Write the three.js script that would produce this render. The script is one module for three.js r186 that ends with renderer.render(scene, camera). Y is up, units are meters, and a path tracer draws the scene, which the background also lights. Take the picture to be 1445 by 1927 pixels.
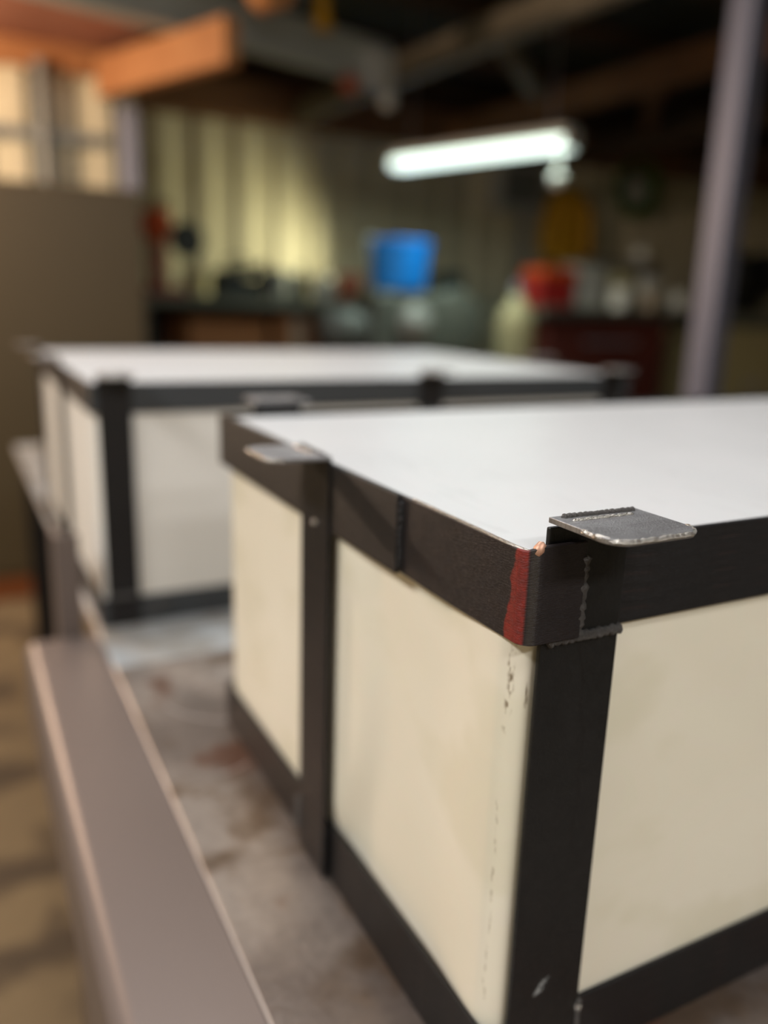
import * as THREE from 'three';
import { RoundedBoxGeometry } from 'three/addons/geometries/RoundedBoxGeometry.js';
import { mergeGeometries } from 'three/addons/utils/BufferGeometryUtils.js';
import { RectAreaLightUniformsLib } from 'three/addons/lights/RectAreaLightUniformsLib.js';

RectAreaLightUniformsLib.init();
const scene = new THREE.Scene();
scene.background = new THREE.Color(0x000000);

// ---------------------------------------------------------------- camera
const BOX_TOP = 1.134, BENCH_TOP = 0.787;
const yaw = 0.4841, pitch = 0.2503, roll = 0.0321;
const camera = new THREE.PerspectiveCamera(63.87, 1445 / 1927, 0.02, 60);
camera.position.set(-0.2396, BOX_TOP + 0.1156, 0.3102);
{
  const fw = new THREE.Vector3(Math.sin(yaw) * Math.cos(pitch), -Math.sin(pitch), -Math.cos(yaw) * Math.cos(pitch));
  const rt = new THREE.Vector3().crossVectors(fw, new THREE.Vector3(0, 1, 0)).normalize();
  const up = new THREE.Vector3().crossVectors(rt, fw);
  camera.up.copy(up.multiplyScalar(Math.cos(roll)).addScaledVector(rt, -Math.sin(roll)));
  camera.lookAt(camera.position.clone().add(fw));
}
camera.focus = 0.405;
camera.userData.fStop = 2.1;

// ---------------------------------------------------------------- renderer
const renderer = new THREE.WebGLRenderer({ antialias: true });
renderer.toneMapping = THREE.LinearToneMapping;
renderer.toneMappingExposure = 1.0;
renderer.shadowMap.enabled = true;
renderer.shadowMap.type = THREE.PCFSoftShadowMap;

// ---------------------------------------------------------------- large lights: shop fixtures on the ceiling, out of view; last two are added fill
const SHOP_WHITE = 0xf8f9fc, WARM = 0xffdfc2;
const fixtures = [
  { at: [0.35, 2.62, 1.0], size: [1.3, 0.34], power: 8, turn: 0.0, label: 'white twin shop light hanging above the near plastic box' },
  { at: [0.2, 2.62, -1.1], size: [1.3, 0.34], power: 12, turn: 0.0, label: 'white twin shop light hanging above the gap between the boxes' },
  { at: [0.3, 2.62, 2.0], size: [1.3, 0.34], power: 29, turn: 0.0, label: 'added unseen fill light hanging behind the photographer' },
  { at: [-1.7, 2.62, -0.2], size: [1.3, 0.34], power: 43, turn: Math.PI / 2, label: 'added unseen fill light hanging left of the workbench' },
];

// ================================================================ helpers
let seed = 11;
const rnd = () => { seed = (seed * 1664525 + 1013904223) >>> 0; return seed / 4294967296; };
const used = new Map();
function numbered(n) { const k = used.get(n) || 0; used.set(n, k + 1); return k ? n + '_' + String(k).padStart(3, '0') : n; }
function tag(o, label, category, group, kind) {
  o.userData.label = label; if (category) o.userData.category = category;
  if (group) o.userData.group = group; if (kind) o.userData.kind = kind; return o;
}
function thing(name, label, category, pos = [0, 0, 0], turn = 0, group) {
  const o = new THREE.Group(); o.name = numbered(name); o.position.set(...pos); o.rotation.y = turn;
  scene.add(o); return tag(o, label, category, group);
}
function part(name, geo, mat, parent, pos = [0, 0, 0], rot = [0, 0, 0]) {
  const m = new THREE.Mesh(geo, mat); m.name = name; m.position.set(...pos); m.rotation.set(...rot);
  m.castShadow = true; m.receiveShadow = true; parent.add(m); return m;
}
function struct(name, label, pos = [0, 0, 0]) {
  const o = new THREE.Group(); o.name = name; o.position.set(...pos); scene.add(o);
  o.userData.label = label; o.userData.kind = 'structure'; return o;
}
function structMesh(name, label, geo, mat, pos, rot) {
  const m = part(name, geo, mat, scene, pos, rot); m.userData.label = label; m.userData.kind = 'structure'; return m;
}
const box = (w, h, d, r = 0.003, s = 2) => new RoundedBoxGeometry(w, h, d, s, Math.min(r, w / 2.01, h / 2.01, d / 2.01));
const cyl = (r0, r1, h, n = 28) => new THREE.CylinderGeometry(r0, r1, h, n);
const lathe = (pts, n = 32) => new THREE.LatheGeometry(pts.map(p => new THREE.Vector2(...p)), n);
function moved(g, x, y, z, rx = 0, ry = 0, rz = 0) { g.rotateX(rx); g.rotateY(ry); g.rotateZ(rz); g.translate(x, y, z); return g; }
function merged(list) { return mergeGeometries(list.map(g => { const n = g.index ? g.toNonIndexed() : g; for (const k of Object.keys(n.attributes)) if (!['position', 'normal', 'uv'].includes(k)) n.deleteAttribute(k); return n; })); }
function tubeAlong(pts, r, seg = 40, n = 8) { return new THREE.TubeGeometry(new THREE.CatmullRomCurve3(pts.map(p => new THREE.Vector3(...p))), seg, r, n, false); }

// ---------------------------------------------------------------- value noise and textures
function hash(x, y, s) { let h = (x * 374761393 + y * 668265263 + s * 1442695041) | 0; h = Math.imul(h ^ (h >>> 13), 1274126177); return ((h ^ (h >>> 16)) >>> 0) / 4294967296; }
function vnoise(x, y, per, s) {
  const x0 = Math.floor(x), y0 = Math.floor(y), fx = x - x0, fy = y - y0, u = fx * fx * (3 - 2 * fx), v = fy * fy * (3 - 2 * fy);
  const m = (a) => ((a % per) + per) % per;
  const a = hash(m(x0), m(y0), s), b = hash(m(x0 + 1), m(y0), s), c = hash(m(x0), m(y0 + 1), s), d = hash(m(x0 + 1), m(y0 + 1), s);
  return (a + (b - a) * u) * (1 - v) + (c + (d - c) * u) * v;
}
function fbm(x, y, per, s, oct = 4) { let t = 0, a = 0.5, n = 0; for (let i = 0; i < oct; i++) { t += a * vnoise(x, y, per, s + i * 17); n += a; x *= 2; y *= 2; per *= 2; a *= 0.5; } return t / n; }
function texture(w, h, fn, srgb = true) {
  const d = new Uint8Array(w * h * 4);
  for (let j = 0; j < h; j++) for (let i = 0; i < w; i++) {
    const c = fn(i / w, j / h), k = (j * w + i) * 4;
    d[k] = Math.max(0, Math.min(255, c[0])); d[k + 1] = Math.max(0, Math.min(255, c[1])); d[k + 2] = Math.max(0, Math.min(255, c[2])); d[k + 3] = 255;
  }
  const t = new THREE.DataTexture(d, w, h, THREE.RGBAFormat); t.wrapS = t.wrapT = THREE.RepeatWrapping;
  t.magFilter = THREE.LinearFilter; t.minFilter = THREE.LinearMipmapLinearFilter; t.generateMipmaps = true;
  if (srgb) t.colorSpace = THREE.SRGBColorSpace; t.needsUpdate = true; return t;
}
const mix = (a, b, t) => a.map((v, i) => v + (b[i] - v) * t);
const sat = (v) => Math.max(0, Math.min(1, v));
const smooth = (a, b, v) => { const t = sat((v - a) / (b - a)); return t * t * (3 - 2 * t); };
const grey = (v) => [v, v, v];
const rep = (t, x, y) => { const c = t.clone(); c.repeat.set(x, y); c.needsUpdate = true; return c; };

const fineBump = texture(512, 512, (u, v) => grey(255 * fbm(u * 64, v * 64, 64, 5, 3)), false);
const M = {};
const std = (color, roughness = 0.7, metalness = 0, extra = {}) => new THREE.MeshPhysicalMaterial({ color, roughness, metalness, ...extra });

// black mill-scale steel
const scaleTex = texture(512, 512, (u, v) => {
  const n = fbm(u * 8, v * 8, 8, 3, 5), f = fbm(u * 90, v * 90, 90, 8, 2), r = smooth(0.6, 0.78, fbm(u * 6, v * 6, 6, 40, 4));
  let c = mix([23, 22, 22], [31, 29, 29], n); c = mix(c, [56, 38, 34], r * 0.5); return c.map(x => x * (0.88 + 0.24 * f));
});
const scaleRough = texture(512, 512, (u, v) => grey(88 + 62 * fbm(u * 10, v * 10, 10, 21, 5)), false);
const sharedSteel = { roughness: 1, metalness: 0.0, specularIntensity: 0.75, bumpMap: rep(fineBump, 4, 4), bumpScale: 0.0002 };
M.steel = std(0xffffff, 1, 0, { ...sharedSteel, map: rep(scaleTex, 5, 5), roughnessMap: rep(scaleRough, 5, 5) });
// strap at the near corner: light scratches and a dark drip line
const strapTex = texture(256, 2048, (u, v) => {
  const n = fbm(u * 4, v * 32, 64, 3, 5), f = fbm(u * 24, v * 200, 400, 8, 2);
  let c = mix([21, 21, 20], [28, 27, 26], n).map(x => x * (0.88 + 0.24 * f));
  const line = 0.50 + 0.16 * smooth(0.86, 0.62, v) + 0.02 * Math.sin(v * 60);
  if (v > 0.45 && v < 0.86) c = mix(c, [20, 18, 17], smooth(0.02, 0.008, Math.abs(u - line)) * 0.8);
  const s = (u - 0.42) - (v - 0.205) * 4.5; c = mix(c, [150, 152, 150], smooth(0.10, 0.02, Math.abs(s)) * smooth(0.02, 0.008, Math.abs(v - 0.205)) * smooth(0.3, 0.55, f));
  return c;
});
M.strap = std(0xffffff, 1, 0, { ...sharedSteel, map: strapTex, roughnessMap: rep(scaleRough, 1, 6) });
// band on the short side: red heat oxide beside the welded ends. u runs along the band in metres/0.55
const bandTex = texture(2048, 256, (u, v) => {
  const x = u * 0.55, n = fbm(u * 44, v * 4, 64, 3, 5), f = fbm(u * 300, v * 30, 600, 8, 2);
  let c = mix([28, 24, 24], [40, 34, 34], n).map(k => k * (0.88 + 0.24 * f));
  const lumpy = (fbm(u * 60, v * 6, 128, 77, 3) - 0.5) * 0.006;
  const left = 0.5025 + 0.006 * v + lumpy, red = smooth(left - 0.0006, left + 0.0008, x) * smooth(0.5175, 0.5155, x);
  c = mix(c, [34, 26, 26], smooth(left - 0.03, left, x) * 0.35 * smooth(0.3, 0.7, n + 0.2));
  c = mix(c, [122, 38, 30], red * (0.75 + 0.4 * f));
  c = mix(c, [64, 58, 50], smooth(0.5165, 0.5185, x) * smooth(0.5235, 0.5205, x) * 0.6);
  return c;
});
M.band = std(0xffffff, 1, 0, { ...sharedSteel, map: bandTex, roughnessMap: rep(scaleRough, 8, 1) });
const tabTex = texture(256, 256, (u, v) => {
  const n = fbm(u * 5, v * 5, 8, 33, 5), f = fbm(u * 6, v * 120, 240, 35, 3);
  return mix(mix([142, 140, 139], [178, 177, 177], n), [110, 104, 104], smooth(0.5, 0.7, f) * 0.25);
});
M.tab = std(0xffffff, 0.52, 1.0, { map: tabTex, bumpMap: rep(fineBump, 1, 1), bumpScale: 0.0002 });
M.bare = std(0xc9c4bb, 0.25, 1, { bumpMap: fineBump, bumpScale: 0.0006 });
M.copper = std(0xc79a80, 0.5, 0.6);
M.weld = std(0x6a6662, 0.42, 0.5, { bumpMap: rep(fineBump, 2, 2), bumpScale: 0.001 });

// cream polyethylene: sides unwrapped, u = perimeter metres / 1.6 from the far end of the short side, v = height / 0.36
const polyTex = texture(2048, 512, (u, v) => {
  const s = u * 1.6, y = v * 0.36, n = fbm(u * 12, v * 4, 16, 51, 4), f = fbm(u * 160, v * 36, 320, 53, 3);
  let c = mix([232, 223, 200], [240, 232, 212], n);
  c = mix(c, [214, 206, 176], smooth(0.52, 0.75, fbm(u * 20, v * 6, 40, 91, 4)) * 0.35);
  const sc = (s0, half, ya, yb, k, sd) => { const w = half * (0.3 + 1.2 * fbm(3, v * 90, 180, sd, 3)); if (y > ya && y < yb) c = mix(c, [112, 95, 74], smooth(w, 0, Math.abs(s - s0 - 0.003 * (fbm(5, v * 40, 80, sd + 3, 2) - 0.5))) * smooth(0.40, 0.66, fbm(u * 700, v * 70, 1400, sd, 3)) * k * smooth(yb, yb - 0.006, y) * smooth(ya, ya + 0.02, y)); };
  sc(0.477, 0.0024, 0.235, 0.297, 0.85, 61); sc(0.475, 0.0009, 0.05, 0.2, 0.35, 67); sc(0.4865, 0.0014, 0.245, 0.272, 0.75, 71);
  return c;
});
M.poly = std(0xffffff, 0.42, 0, { map: polyTex, specularIntensity: 0.7 });
const topTex = texture(512, 512, (u, v) => { const n = fbm(u * 6, v * 6, 8, 101, 5), f = fbm(u * 120, v * 12, 240, 103, 2); return mix([206, 206, 204], [214, 213, 211], n).map(x => x - (f > 0.78 ? 6 : 0)); });
M.polyFar = std(0xf1ece2, 0.42, 0, { specularIntensity: 0.7, bumpMap: fineBump, bumpScale: 0.0001 });  // far box sides made whiter in place of light missing on its front
M.polyTop = std(0xffffff, 0.38, 0, { map: topTex, specularIntensity: 0.7 });

// bench plate: rusty, dusty, scratched
const arcs = Array.from({ length: 46 }, () => [rnd(), rnd(), 0.02 + rnd() * 0.09, rnd() * 6.28, 0.6 + rnd() * 1.6, rnd() < 0.75 ? 1 : 0]);
const plateTex = texture(1024, 1024, (u, v) => {
  const n = fbm(u * 7, v * 7, 8, 201, 5), m = fbm(u * 16, v * 16, 16, 207, 5), f = fbm(u * 150, v * 150, 150, 211, 2);
  let c = mix([112, 100, 92], [164, 152, 142], smooth(0.3, 0.72, n));
  c = mix(c, [92, 72, 54], smooth(0.48, 0.7, m) * 0.7);
  c = mix(c, [98, 64, 48], smooth(0.6, 0.76, fbm(u * 11, v * 11, 16, 219, 4)) * 0.8);
  c = c.map(x => x * (0.94 + 0.12 * f));
  for (const [cx, cy, r, a0, sp, lightOne] of arcs) {
    let dx = u - cx, dy = v - cy; if (Math.abs(dx) > 0.12 || Math.abs(dy) > 0.12) continue;
    const rr = Math.hypot(dx, dy); if (Math.abs(rr - r) > 0.003) continue;
    let a = (Math.atan2(dy, dx) - a0 + 12.566) % 6.2832; if (a > sp) continue;
    c = mix(c, lightOne ? [206, 198, 194] : [84, 66, 54], smooth(0.0028, 0.001, Math.abs(rr - r)) * 0.55);
  }
  return c;
});
const farPlateTex = texture(512, 512, (u, v) => { const n = fbm(u * 8, v * 8, 8, 231, 5), m = fbm(u * 5, v * 5, 8, 237, 4); return mix(mix([182, 186, 187], [214, 216, 215], n), [138, 122, 104], smooth(0.5, 0.72, m) * 0.6); });  // paler blue-grey plate for the far part of the bench top
M.plate = std(0xffffff, 0.32, 0.5, { map: plateTex, bumpMap: rep(fineBump, 2, 2), bumpScale: 0.0003 });
M.farPlate = std(0xffffff, 0.34, 0.35, { map: rep(farPlateTex, 3, 3) });
M.edgeGlint = std(0xb3a8a0, 0.5, 0.4);
M.rail = std(0x73665f, 0.42, 0.3, { bumpMap: fineBump, bumpScale: 0.0001 });

// room materials
const sidingTex = texture(256, 256, (u, v) => { const n = fbm(u * 8, v * 3, 8, 301, 5); return mix([190, 180, 150], [212, 203, 174], n); });
M.siding = std(0xffffff, 0.55, 0.0, { map: sidingTex });
const woodTex = (a, b, s) => texture(256, 512, (u, v) => { const g = fbm(u * 26 + 2 * fbm(u * 3, v * 3, 4, s, 3), v * 2, 32, s + 5, 4); return mix(a, b, g); });
M.wood = std(0xffffff, 0.8, 0, { map: woodTex([92, 58, 34], [140, 98, 62], 401) });
M.darkWood = std(0xffffff, 0.85, 0, { map: woodTex([58, 42, 30], [88, 66, 48], 421) });
M.greyWood = std(0xffffff, 0.85, 0, { map: woodTex([112, 104, 88], [140, 130, 112], 451) });
M.redWood = std(0xffffff, 0.75, 0, { map: woodTex([140, 86, 64], [172, 116, 92], 441) });
M.freshWood = std(0xffffff, 0.7, 0, { map: woodTex([160, 104, 60], [184, 130, 82], 431) });
M.roof = std(0x33352f, 0.7, 0.2);
const floorTex = texture(1024, 1024, (u, v) => { const n = fbm(u * 6, v * 6, 8, 501, 6), m = fbm(u * 24, v * 24, 24, 511, 4); let c = mix([96, 80, 57], [146, 124, 90], n); c = mix(c, [62, 49, 36], smooth(0.48, 0.72, m) * 0.7); return c; });
M.floor = std(0xffffff, 0.85, 0, { map: rep(floorTex, 3, 3) });
M.cabinet = std(0x54472f, 0.5, 0.1, { bumpMap: fineBump, bumpScale: 0.0002 });
M.rust = std(0x8a4a1c, 0.85);
M.greySteel = std(0x7d7f7a, 0.5, 0.3);
M.lightGrey = std(0xb4b3ab, 0.5, 0.1);
M.rail2 = std(0xa3a69d, 0.55, 0.1);
M.pole = std(0x6f6e7a, 0.5, 0.3);
M.galv = std(0x9d9ca8, 0.45, 0.35);
M.benchTop = std(0x6c6c5e, 0.6);
M.black = std(0x141413, 0.5);
M.blackRubber = std(0x191a17, 0.8);
M.orange = std(0xd8561f, 0.5);
M.paleOrange = std(0xc98a54, 0.6);
M.darkRed = std(0x7a1f14, 0.5);
M.red = std(0xa3211f, 0.45);
M.blue = std(0x0092ff, 0.6);
M.yellow = std(0xc9961a, 0.6);
M.green = std(0x35641c, 0.6);
M.white = std(0xe4e1d8, 0.5);
M.cream = std(0xb9ae84, 0.6);
M.maroon = std(0x5a241c, 0.6);
M.cardboard = std(0xa06a42, 0.9);
M.tape = std(0xb9a48c, 0.5);
M.steelLit = std(0x45484b, 0.42, 0.2);  // far box front bands: paler steel, reflected light put into the colour
M.machine = std(0x6f736a, 0.5, 0.2);
M.machineDark = std(0x3a3d3a, 0.6, 0.2);
M.chrome = std(0xe8ded2, 0.18, 0.6);
M.tan = std(0xbcae7e, 0.6);
M.reddish = std(0xa4533a, 0.6);

// ================================================================ room shell
const ROOM = { x0: -3.2, x1: 8.4, z0: -6.0, z1: 3.4, h: 3.0 };
{
  const w = ROOM.x1 - ROOM.x0, d = ROOM.z1 - ROOM.z0, cx = (ROOM.x0 + ROOM.x1) / 2, cz = (ROOM.z0 + ROOM.z1) / 2;
  structMesh('floor', 'dirty tan concrete workshop floor', new THREE.BoxGeometry(w + 0.4, 0.2, d + 0.4), M.floor, [cx, -0.1, cz]);
  structMesh('ceiling', 'dark sheet-metal roof underside above the rafters', new THREE.BoxGeometry(w + 0.4, 0.12, d + 0.4), M.roof, [cx, ROOM.h + 0.06, cz]);
}
// corrugated siding: a trapezoid profile in sheets 0.9 m wide
function sidingSheet(width, height, pitchM, depth) {
  const s = new THREE.Shape(), n = Math.round(width / pitchM); s.moveTo(0, -0.01); s.lineTo(0, 0);
  for (let i = 0; i < n; i++) { const x = i * pitchM; s.lineTo(x + pitchM * 0.42, 0); s.lineTo(x + pitchM * 0.52, depth); s.lineTo(x + pitchM * 0.88, depth); s.lineTo(x + pitchM * 0.98, 0); s.lineTo(x + pitchM, 0); }
  s.lineTo(width, -0.01); s.lineTo(0, -0.01);
  const g = new THREE.ExtrudeGeometry(s, { depth: height, bevelEnabled: false }); g.rotateX(-Math.PI / 2); g.scale(1, 1, -1);
  // restore the winding after the mirror
  const ix = g.index; if (!ix) { const p = g.attributes; for (const k of ['position', 'normal', 'uv']) { const a = p[k], q = a.itemSize; for (let i = 0; i < a.count; i += 3) for (let c = 0; c < q; c++) { const t = a.array[(i + 1) * q + c]; a.array[(i + 1) * q + c] = a.array[(i + 2) * q + c]; a.array[(i + 2) * q + c] = t; } } }
  g.computeVertexNormals(); return g;
}
function sidingWall(name, label, x0, x1, height, pitchM, depth, place) {
  const o = struct(name, label); place(o);
  const sheet = sidingSheet(0.9, height, pitchM, depth);
  for (let x = x0; x < x1 - 0.01; x += 0.9) part('siding_sheet', sheet, M.siding, o, [x, 0, 0]);
  return o;
}
sidingWall('wall_back', 'olive cream corrugated metal siding across the back of the shop', 0, 11.7, 2.62, 0.3, 0.045, o => o.position.set(ROOM.x0, 0, ROOM.z0));
sidingWall('wall_left', 'corrugated metal siding along the left side of the shop', 0, 9.9, 3.0, 0.15, 0.03, o => { o.position.set(ROOM.x0, 0, ROOM.z1); o.rotation.y = Math.PI / 2; });
sidingWall('wall_right', 'corrugated metal siding along the far right side of the shop', 0, 9.9, 3.0, 0.15, 0.03, o => { o.position.set(ROOM.x1, 0, ROOM.z0 - 0.2); o.rotation.y = -Math.PI / 2; });
sidingWall('wall_front', 'corrugated metal siding behind the photographer', 0, 11.7, 3.0, 0.15, 0.03, o => { o.position.set(ROOM.x1, 0, ROOM.z1); o.rotation.y = Math.PI; });
structMesh('trim_1', 'dark header board closing the gap above the back wall', box(11.6, 0.4, 0.06), M.darkWood, [2.6, 2.82, -6.02]);
// partition of wider ribbed siding on the left, with girt, conduit and end post
{
  const o = struct('wall_partition', 'bright ribbed cream siding partition above the brown cabinet', [-2.18, 0, -3.92]);
  const sheet = sidingSheet(0.9, 2.18, 0.18, 0.035);
  for (let i = 0; i < 3; i++) part('siding_sheet', sheet, M.siding, o, [i * 0.9, 0, 0]);
  part('girt', box(2.7, 0.05, 0.03), M.greySteel, o, [1.3, 1.915, 0.05]);
  part('conduit', cyl(0.03, 0.03, 2.2, 16), M.greySteel, o, [2.385, 1.11, 0.075]);
}
{
  const o = thing('steel_post', 'slim lilac-grey steel post at the end of the cream partition', 'post', [0.562, 0, -3.835]);
  part('tube', box(0.075, 2.06, 0.075, 0.006), M.galv, o, [0, 1.042, 0]);
  part('base_plate', box(0.16, 0.012, 0.16), M.galv, o, [0, 0.006, 0]);
}
structMesh('trim_2', 'orange wooden top plate along the partition', box(2.7, 0.11, 0.1), M.freshWood, [-0.8, 2.24, -3.93]);
// loft deck with its boards
{
  const o = struct('loft_deck', 'reddish brown loft boards overhead beyond the partition');
  for (let i = 0; i < 10; i++) part('board', box(2.9, 0.03, 0.235), M.redWood, o, [-0.85, 2.315, -3.46 - i * 0.238]);
}
// joists, eave beam, braces
function beam(name, label, a, b, w, h, mat) {
  const A = new THREE.Vector3(...a), B = new THREE.Vector3(...b), L = A.distanceTo(B);
  const m = part(name, box(w, h, L, 0.006), mat, scene, A.clone().lerp(B, 0.5).toArray()); m.lookAt(B);
  m.name = numbered(name); tag(m, label, 'beam', null, 'structure'); return m;
}
beam('joist', 'orange lit wooden joist at the edge of the loft', [0.46, 2.165, -3.82], [0.78, 2.165, -2.95], 0.07, 0.16, M.freshWood);
beam('joist', 'grey brown ceiling joist left of the fluorescent light', [2.15, 2.55, -5.9], [2.4, 2.55, -0.5], 0.09, 0.14, M.greyWood);
beam('joist', 'brown ceiling joist above the fluorescent light', [3.4, 2.55, -5.9], [3.5, 2.55, -0.5], 0.09, 0.17, M.wood);
beam('joist', 'dark ceiling joist right of the fluorescent light', [4.75, 2.55, -5.9], [4.75, 2.55, -0.5], 0.09, 0.17, M.darkWood);
beam('joist', 'dark ceiling joist near the right wall', [6.1, 2.55, -5.9], [6.1, 2.55, -0.5], 0.09, 0.17, M.darkWood);
beam('brace', 'diagonal grey brown brace between two ceiling joists', [2.3, 2.62, -3.55], [3.42, 2.62, -4.6], 0.1, 0.08, M.greyWood);
beam('brace', 'diagonal dark brace crossing to the right joist', [3.5, 2.62, -3.6], [4.7, 2.62, -4.9], 0.1, 0.08, M.wood);
beam('eave_beam', 'long brown eave beam over the back wall', [1.0, 2.6, -5.84], [8.3, 2.6, -5.84], 0.14, 0.26, M.wood);
for (let i = 0; i < 6; i++) beam('purlin', 'dark roof purlin number ' + ['one', 'two', 'three', 'four', 'five', 'six'][i] + ' from the back wall', [-3.1, 2.93, -5.2 + i * 0.95], [8.3, 2.93, -5.2 + i * 0.95], 0.06, 0.11, M.darkWood);

// ================================================================ bench
{
  const o = thing('steel_workbench', 'scratched rusty steel workbench under both plastic boxes', 'workbench', [0, 0, 0]);
  const g = box(1.56, 0.02, 1.17, 0.002); { const p = g.attributes.position, uv = g.attributes.uv; for (let i = 0; i < p.count; i++) uv.setXY(i, p.getX(i) / 0.9, p.getZ(i) / 0.9); }
  part('top_plate', g, M.plate, o, [0.69, BENCH_TOP - 0.01, -0.115]);
  part('top_plate', box(1.56, 0.02, 1.73, 0.002), M.farPlate, o, [0.69, BENCH_TOP - 0.01, -1.566]);
    part('edge_glint', tubeAlong([[-0.0885, BENCH_TOP - 0.0036, -2.42], [-0.0885, BENCH_TOP - 0.0036, -1], [-0.0885, BENCH_TOP - 0.0036, 0.46]], 0.0032, 40, 8), M.edgeGlint, o);  // pale strip added for the light caught along the plate edge
}
{
  const o = thing('steel_rail', 'smooth mauve-grey steel rail running along the left edge of the bench', 'rail', [-0.0018, 0, 0]);
  const rs = new THREE.Shape(); rs.moveTo(0, 0); rs.lineTo(0, -0.1); rs.lineTo(-0.094, -0.1); rs.lineTo(-0.094, -0.018); rs.absarc(-0.076, -0.018, 0.018, Math.PI, Math.PI / 2, true); rs.lineTo(0, 0);
  part('tube', new THREE.ExtrudeGeometry(rs, { depth: 1.42, bevelEnabled: false, curveSegments: 10 }), M.rail, o, [-0.0905, BENCH_TOP - 0.003, -0.83]);
  for (const z of [-0.5, 0.45]) part('leg', box(0.05, BENCH_TOP - 0.1, 0.05, 0.005), M.rail, o, [-0.14, (BENCH_TOP - 0.1) / 2, z]);
}
{
  const o = thing('angle_iron_post', 'upright steel angle iron at the far end of the mauve-grey rail', 'angle iron', [0, 0, 0]);
  const post = merged([moved(box(0.006, 0.93, 0.06, 0.002), -0.137, 0.465, -0.85), moved(box(0.03, 0.93, 0.006, 0.002), -0.122, 0.465, -0.822)]);
  part('angle', post, M.rail, o, [0, 0, -0.016]); part('foot', box(0.045, 0.008, 0.07), M.rail, o, [-0.12, 0.004, -0.87]);
}
{
  const o = scene.getObjectByName('steel_workbench');
  for (const [x, z] of [[1.38, 0.38], [1.38, -2.36], [-0.04, -2.36], [-0.04, 0.38]]) part('leg', box(0.07, BENCH_TOP - 0.02, 0.07, 0.006), M.steel, o, [x, (BENCH_TOP - 0.02) / 2, z]);
  for (const z of [-2.36, 0.38]) part('cross_member', box(1.35, 0.06, 0.05, 0.004), M.steel, o, [0.67, BENCH_TOP - 0.05, z]);
}

// ================================================================ framed plastic boxes
// sides of a rounded box as one sheet; push(s, y) bulges the short side outwards
function bodySides(W, D, H, R, push) {
  const loop = [], q = 6;                                     // [x, z, nx, nz, s]: far end of short side -> near corner -> long side -> back
  let s = 0; const add = (x, z, nx, nz) => { const l = loop[loop.length - 1]; if (l) s += Math.hypot(x - l[0], z - l[1]); loop.push([x, z, nx, nz, s]); };
  const arc = (cx, cz, a0) => { for (let i = 0; i <= q; i++) { const a = a0 + (i / q) * Math.PI / 2; add(cx + R * Math.cos(a), cz + R * Math.sin(a), Math.cos(a), Math.sin(a)); } };
  const line = (x0, z0, x1, z1, nx, nz, n) => { for (let i = 1; i < n; i++) add(x0 + (x1 - x0) * i / n, z0 + (z1 - z0) * i / n, nx, nz); };
  add(0, -D + R, -1, 0); line(0, -D + R, 0, -R, -1, 0, 70);
  for (let i = 0; i <= q; i++) { const a = Math.PI - (i / q) * Math.PI / 2; add(R + R * Math.cos(a), -R + R * Math.sin(a), Math.cos(a), Math.sin(a)); }
  line(R, 0, W - R, 0, 0, 1, 20);
  for (let i = 0; i <= q; i++) { const a = Math.PI / 2 - (i / q) * Math.PI / 2; add(W - R + R * Math.cos(a), -R + R * Math.sin(a), Math.cos(a), Math.sin(a)); }
  for (let i = 0; i <= q; i++) { const a = -(i / q) * Math.PI / 2; add(W - R + R * Math.cos(a), -D + R + R * Math.sin(a), Math.cos(a), Math.sin(a)); }
  for (let i = 0; i <= q; i++) { const a = -Math.PI / 2 - (i / q) * Math.PI / 2; add(R + R * Math.cos(a), -D + R + R * Math.sin(a), Math.cos(a), Math.sin(a)); }
  const rows = 40, pos = [], uv = [], idx = [], n = loop.length;
  for (let j = 0; j <= rows; j++) for (const [x, z, nx, nz, ss] of loop) {
    const y = H * j / rows, k = push && nx < -0.99 ? push(z, y) : 0;
    pos.push(x - k, y, z); uv.push(ss / 1.6, y / 0.36);
  }
  for (let j = 0; j < rows; j++) for (let i = 0; i < n - 1; i++) { const a = j * n + i, b = a + 1, c = a + n, d = c + 1; idx.push(a, b, c, b, d, c); }
  const g = new THREE.BufferGeometry(); g.setAttribute('position', new THREE.Float32BufferAttribute(pos, 3)); g.setAttribute('uv', new THREE.Float32BufferAttribute(uv, 2));
  g.setIndex(idx); g.computeVertexNormals(); return g;
}
function roundedPlate(W, D, R, t, bev) {
  const s = new THREE.Shape(); s.moveTo(R, 0); s.lineTo(W - R, 0); s.absarc(W - R, R, R, -Math.PI / 2, 0); s.lineTo(W, D - R); s.absarc(W - R, D - R, R, 0, Math.PI / 2); s.lineTo(R, D); s.absarc(R, D - R, R, Math.PI / 2, Math.PI); s.lineTo(0, R); s.absarc(R, R, R, Math.PI, Math.PI * 1.5);
  const g = new THREE.ExtrudeGeometry(s, { depth: t - 2 * bev, bevelEnabled: true, bevelSize: bev, bevelThickness: bev, bevelSegments: 2, bevelOffset: -bev, curveSegments: 8 });
  g.rotateX(-Math.PI / 2); g.translate(0, bev, 0); return g;     // lies in x, -z, thickness up
}
// a flat bar between two points of the plan, standing on edge
const bar = (w, h, d) => box(w, h, d, 0.0008, 2);
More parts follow.
